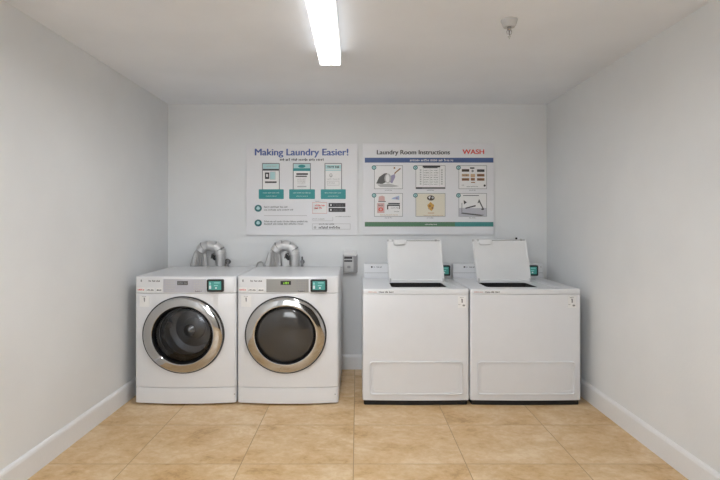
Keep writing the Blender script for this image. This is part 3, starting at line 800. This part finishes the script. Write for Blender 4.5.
P = Poster('laundry_poster', 246.2, 357.8, 143.6, 235.2, 'white wall poster headed Making Laundry Easier, with three teal phone panels')
P.text('heading', 'Making Laundry Easier!', 254.8, 348.4, 155.3, 148.7, 'navy', .03)
b = B(); P.greek(b, 280, 324, 158.3, 160.8, seed=31, dens=1.0); P.put('subheading', b, 'ink')
for i, (a, c) in enumerate(((262.0, 279.8), (292.8, 310.9), (324.5, 342.0))):
    b = B()                                         # 0 frame,1 paper,2 teal,3 pale teal,4 ink,5 grey,6 pale blue
    P.rect(b, a, c, 163, 192, 0, 1, .006); P.rect(b, a + .9, c - .9, 164, 192, 1, 2)
    if i == 0:
        P.rect(b, a + .9, c - .9, 164, 169, 3, 3); P.greek(b, a + 4, c - 3, 165.5, 167, 5, 41)
        P.rect(b, a + .9, c - .9, 169, 170.6, 4, 3); P.rect(b, a + 3, a + 7.2, 172.5, 179, 4, 3)
        P.rect(b, a + 4.2, a + 6, 174, 177, 1, 4); P.rect(b, a + 7.8, a + 13, 172, 179.2, 3, 3); P.frame(b, a + 7.8, a + 13.6, 171.6, 179.6, .4, 5, 4)
        P.rect(b, a + 3, c - 3.2, 181.4, 183, 4, 3)
    elif i == 1:
        P.rect(b, a + .9, c - .9, 164, 168.3, 3, 3); P.disc(b, (a + c) / 2, 166.3, 3.6, 2, 4, 1.6); P.rect(b, a + .4, c - .4, 168.3, 171, 2, 3)
        P.rect(b, a + 3.6, c - 3, 173.2, 174.9, 4, 3); P.rect(b, a + 2.8, c - 4, 175.8, 176.9, 4, 3)
        for y in (178.6, 180.6, 182.4): P.greek(b, a + 4.5, c - 5, y, y + 1, 5, int(y))
        P.rect(b, a + 4.5, c - 4.5, 186, 187.2, 5, 3)
    else:
        P.rect(b, a + .9, c - .9, 165, 168.8, 3, 3); P.greek(b, a + 3, c - 1.5, 165.8, 168, 4, 47); P.rect(b, a + .9, c - .9, 169.6, 170.8, 3, 3)
        P.disc(b, a + 6.4, 175.4, 1.6, 5, 3, 2.0); P.disc(b, a + 6.4, 175.0, .8, 1, 4)
        P.greek(b, a + 2.5, c - 2, 178.4, 179.6, 5, 48); P.frame(b, a + 2.6, c - 2.8, 181, 185.4, .35, 5, 3); P.greek(b, a + 4, c - 7, 182.4, 183.6, 5, 49)
    P.put('phone_picture', b, ['inkm', 'white', 'teal', 'pteal', 'ink', 'inkl', 'blue'])
for i, (a, c) in enumerate(((258.8, 283.8), (289.2, 315.0), (320.8, 345.8))):
    b = B(); P.rect(b, a, c, 189.3, 199.0, 0, 4, .006)
    greek(b, P.X(a + 4), P.X(c - 4), P.Z(193.4), P.Z(192.2), -.0032, mi=1, seed=50 + i)
    greek(b, P.X(a + 7), P.X(c - 7), P.Z(196.6), P.Z(195.6), -.0032, mi=1, seed=60 + i)
    P.put('caption_panel', b, ['teal', 'pteal'])
for i, y in enumerate((208.3, 223.0)):
    b = B(); P.disc(b, 258.2, y, 3.7, 0, 1, 3.5); P.disc(b, 258.2, y, 1.9, 1, 2, 1.5); P.rect(b, 257.2, 259.2, y - 2, y + .4, 1, 3)
    P.put('icon', b, ['dteal', 'pteal'])
b = B(); P.greek(b, 264.2, 288.4, 206.0, 207.8, 0, 71); P.greek(b, 264.2, 294, 208.9, 210.6, 0, 72)
P.rect(b, 264, 307, 215.4, 215.9, 1, 1)
P.greek(b, 264.2, 308, 220.6, 222.2, 0, 73); P.greek(b, 264.2, 305, 222.9, 224.8, 0, 74)
P.put('body_print', b, ['inkm', 'inkl'])
b = B(); P.rect(b, 312.2, 327, 202.2, 213.6, 0, 1); P.rect(b, 312.7, 326.6, 202.9, 213, 1, 2)
P.greek(b, 315, 326, 204.4, 206.2, 2, 81, 1.3); P.greek(b, 314.6, 323.4, 206.8, 209, 2, 82, 1.4)
P.greek(b, 315.5, 320.6, 200.8, 201.8, 3, 83)
P.put('ticket_picture', b, ['pink', 'white', 'red', 'inkm'])
for y in (203.0, 207.9):
    b = B(); P.rect(b, 328.6, 345.4, y, y + 4.0, 0, 1, .002); P.rect(b, 330.2, 331.6, y + 1.1, y + 2.9, 1, 2)
    P.greek(b, 333.5, 343.5, y + 1.5, y + 2.6, 2, int(y)); P.put('badge_button', b, ['ink', 'white', 'mgrey'])
b = B(); P.greek(b, 335.5, 350.8, 216.0, 216.9, 0, 91); P.greek(b, 312, 324.6, 218.2, 219.6, 1, 92); P.rect(b, 312, 332.8, 220.6, 221, 1); P.rect(b, 332.6, 333, 217, 221, 1)
P.frame(b, 312.2, 350.4, 223.6, 229.4, .4, 1, 1); P.greek(b, 319, 334.6, 223.2, 224.8, 0, 93); P.greek(b, 318.8, 340.4, 226.2, 228.6, 2, 94, 1.1); P.disc(b, 315, 227.4, 1.3, 1, 1)
P.put('footer_print', b, ['inkm', 'inkl', 'ink'])

Q = Poster('laundry_poster', 363.0, 494.0, 143.2, 234.8, 'white wall poster headed Laundry Room Instructions, with six small pictures')
Q.text('heading', 'Laundry Room Instructions', 376.8, 450.0, 154.3, 150.0, 'ink', .028)
k = Q.text('logo', 'WASH', 462.4, 484.2, 154.0, 149.4, 'red', .03); k['label'] = 'red WASH lettering'
b = B(); Q.rect(b, 364.8, 493.4, 157.8, 162.6, 0, 1)
greek(b, Q.X(410), Q.X(453.5), Q.Z(161.3), Q.Z(159.0), -.0014, mi=1, seed=101); Q.put('title_band', b, ['band', 'white'])
b = B(); Q.rect(b, 364.8, 455, 222.0, 226.6, 0, 1); Q.rect(b, 455, 493.4, 222.0, 226.6, 1, 1)
greek(b, Q.X(425), Q.X(437), Q.Z(224.9), Q.Z(223.8), -.0014, mi=2, seed=102); Q.put('bottom_band', b, ['green', 'tealb', 'white'])
slots = [(374.2, 402.8, 165.4, 189.0), (415.6, 445.4, 165.4, 189.0), (458.6, 486.8, 165.4, 189.0),
         (374.2, 402.8, 193.2, 216.6), (415.6, 445.4, 193.2, 216.6), (458.6, 486.8, 193.2, 216.6)]
mats = ['inkm', 'white', 'ink', 'dgrey', 'inkl', 'purple', 'brown', 'tan', 'red', 'pink', 'blue', 'gold', 'cream', 'dbrown', 'silver']
for i, (a, c, y0, y1) in enumerate(slots):
    b = B(); Q.rect(b, a, c, y0, y1, 0, 1); Q.rect(b, a + .45, c - .45, y0 + .45, y1 - .45, 12 if i == 4 else 1, 2)
    if i == 0:
        Q.poly(b, [(a + 2, 183.5), (a + 5, 177), (a + 10, 173.5), (a + 13, 173), (a + 12, 182), (a + 8, 184)][::-1], 3, 3)
        Q.disc(b, a + 13.6, 178.4, 3.4, 4, 4, 4.8); Q.disc(b, a + 13.4, 178.4, 1.9, 1, 5, 4.0)
        Q.poly(b, [(a + 16, 176), (a + 20.6, 174), (a + 21, 177), (a + 18, 183.4), (a + 15.5, 182)][::-1], 5, 3)
        Q.poly(b, [(a + 20, 173), (a + 25.5, 168.2), (a + 27, 168.6), (a + 22, 172.6), (a + 20.6, 174.4)][::-1], 6, 3)
        Q.disc(b, a + 20.2, 168, .9, 6, 3)
        Q.poly(b, [(a + 3, 184.5), (a + 15, 183.6), (a + 25, 186.2), (a + 18, 187.2), (a + 6, 187)][::-1], 4, 3)
    elif i == 1:
        Q.rect(b, a + 7, a + 24.6, 165.6, 167.4, 2, 3); Q.rect(b, a + 8, a + 22, 167.4, 168.2, 3, 3)
        for r_ in range(7):
            for u0, u1 in ((8, 13.5), (15, 17.2), (18.2, 22.5)): Q.greek(b, a + u0, a + u1, 170 + 2.3 * r_, 170.9 + 2.3 * r_, 3 if r_ % 2 else 0, 120 + r_)
            Q.rect(b, a + 4.2, a + 5.8, 169.4 + 2.3 * r_, 170.8 + 2.3 * r_, 4, 3); Q.rect(b, a + 25.4, a + 27, 169.4 + 2.3 * r_, 170.8 + 2.3 * r_, 4, 3)
        for u in (7.4, 14.2, 23.6): Q.rect(b, a + u, a + u + .3, 168, 186, 4, 3)
        Q.rect(b, a + .4, c - .3, 187.2, 188.6, 3, 3); Q.rect(b, a + .4, a + 6.5, 187.2, 188.8, 2, 4)
    elif i == 2:
        for u, y, m_ in ((3.2, 169.2, 13), (3.2, 174, 7), (3.2, 178.2, 6), (18.4, 169.4, 2), (18.4, 174, 6), (18.4, 178.2, 6)):
            Q.rect(b, a + u, a + u + 7.4, y, y + 2.5, m_, 3); Q.greek(b, a + u + .8, a + u + 6.6, y + .6, y + 1.6, 2 if m_ != 2 else 3, int(y + u))
        Q.rect(b, a + 11.4, a + 15.8, 167.4, 168.8, 2, 3); Q.disc(b, a + 14, 171, 1.2, 0, 3); Q.rect(b, a + 12, a + 16.4, 174, 177.2, 7, 3); Q.rect(b, a + 12.2, a + 16.2, 178, 180.6, 6, 3)
        Q.rect(b, a + 12.4, a + 16.4, 182, 182.9, 6, 3); Q.greek(b, a + 3, a + 6, 184.8, 185.6, 0, 131); Q.greek(b, a + 8, a + 20, 186, 187, 0, 132); Q.disc(b, a + 26, 185.6, 1.1, 2, 3)
    elif i == 3:
        Q.poly(b, [(a + 4.6, 196.6), (a + 8, 195.6), (a + 10.4, 196.6), (a + 10.6, 201), (a + 4.2, 201)][::-1], 9, 3); Q.rect(b, a + 4, a + 11.6, 201.2, 201.9, 2, 4)
        Q.rect(b, a + 3, a + 10.2, 203, 213, 9, 3); Q.greek(b, a + 4, a + 9.4, 204.6, 206, 3, 141); Q.disc(b, a + 6.6, 209.4, 2.4, 8, 4, 1.9); Q.disc(b, a + 6.6, 209.4, 1.2, 9, 5)
        Q.poly(b, [(a + 19, 197.6), (a + 25, 195.6), (a + 25, 200), (a + 22, 199.4), (a + 17, 199)][::-1], 10, 3); Q.disc(b, a + 22.6, 198.4, 1.1, 5, 4)
        Q.rect(b, a + 14, a + 25.6, 203, 204.4, 2, 3); Q.rect(b, a + 13.2, a + 25.6, 204.8, 206, 2, 3); Q.rect(b, a + 12.8, a + 14, 204.6, 209.4, 2, 4); Q.rect(b, a + 24.8, a + 25.6, 206, 209, 3, 3)
        Q.greek(b, a + 16.5, a + 24.5, 207.4, 208.4, 0, 142); Q.greek(b, a + 20, a + 25, 211, 212, 0, 143); Q.greek(b, a + 6, a + 24, 214.4, 215.4, 7, 144)
    elif i == 4:
        Q.disc(b, a + 15.2, 198, 3.8, 13, 3, 2.6); Q.poly(b, [(a + 12.6, 197), (a + 15, 196), (a + 14, 199.4)][::-1], 1, 4); Q.disc(b, a + 17, 197.6, 1.1, 4, 4)
        Q.poly(b, [(a + 13, 204), (a + 15, 201.8), (a + 16.6, 203.6), (a + 18.6, 205), (a + 17.6, 209), (a + 16, 211), (a + 13, 209), (a + 11.6, 205)][::-1], 11, 3)
        Q.disc(b, a + 14.2, 206, 1.0, 6, 4); Q.disc(b, a + 16.8, 208, 1.0, 6, 4); Q.disc(b, a + 13.2, 208.6, .8, 7, 4); Q.rect(b, a + 12.4, a + 18.6, 212.6, 213.5, 7, 3)
        Q.greek(b, a + 8, a + 28, 215, 215.9, 7, 151)
    else:
        Q.rect(b, a + 4.4, c - 8, 195.2, 195.9, 3, 3); Q.rect(b, a + .5, c - .5, 208, 216, 14, 3)
        Q.poly(b, [(a + 5, 200), (a + 8.2, 202.4), (a + 5.4, 204.4)][::-1], 2, 4); Q.poly(b, [(a + 6.6, 207.8), (a + 17, 205), (a + 17, 206.4), (a + 7, 208.8)][::-1], 2, 4)
        Q.poly(b, [(a + 18.8, 203.4), (a + 20.4, 199), (a + 25, 208.4), (a + 24, 209), (a + 20.6, 202.4)][::-1], 3, 4); Q.disc(b, a + 24, 209.2, 1.4, 2, 4, .8)
        Q.rect(b, a + 3, a + 3.5, 203, 213, 3, 4); Q.poly(b, [(a + 2, 213.6), (a + 4, 212.6), (a + 26, 215), (a + 22, 216)][::-1], 3, 4)
    Q.put('picture', b, mats)
    b = B(); w = 3.6; Q.greek(b, (a + c) / 2 - w, (a + c) / 2 + w, y1 + .7, y1 + 1.7, 0, 160 + i); Q.put('caption', b, 'inkm')
    b = B(); Q.disc(b, a - .2, y0 + 2.2, 2.3, 0, 5, 2.2); Q.disc(b, a - .2, y0 + 2.2, 1.5, 1, 6, 1.3); Q.rect(b, a - .5, a + .1, y0 + 1.4, y0 + 3.0, 0, 7)
    Q.put('number_badge', b, ['dteal', 'pteal'])

# ---------------------------------------------------------------- camera, world, view
cam = bpy.data.cameras.new('camera'); co = bpy.data.objects.new('camera', cam); C.objects.link(co)
co.location = (0, 0, EYE); co.rotation_euler = (PI / 2, 0, 0)
cam.sensor_width = 36; cam.lens = 25.0; cam.shift_x = 3 / 720; cam.shift_y = -16.5 / 720; cam.clip_start = .02
bpy.context.scene.camera = co
w = bpy.data.worlds.new('world'); bpy.context.scene.world = w; w.use_nodes = True
w.node_tree.nodes['Background'].inputs[0].default_value = (.8, .85, .9, 1); w.node_tree.nodes['Background'].inputs[1].default_value = .3
vs = bpy.context.scene.view_settings
vs.view_transform = 'Standard'; vs.look = 'None'; vs.gamma = 1; vs.use_curve_mapping = False
vs.exposure = 0.7
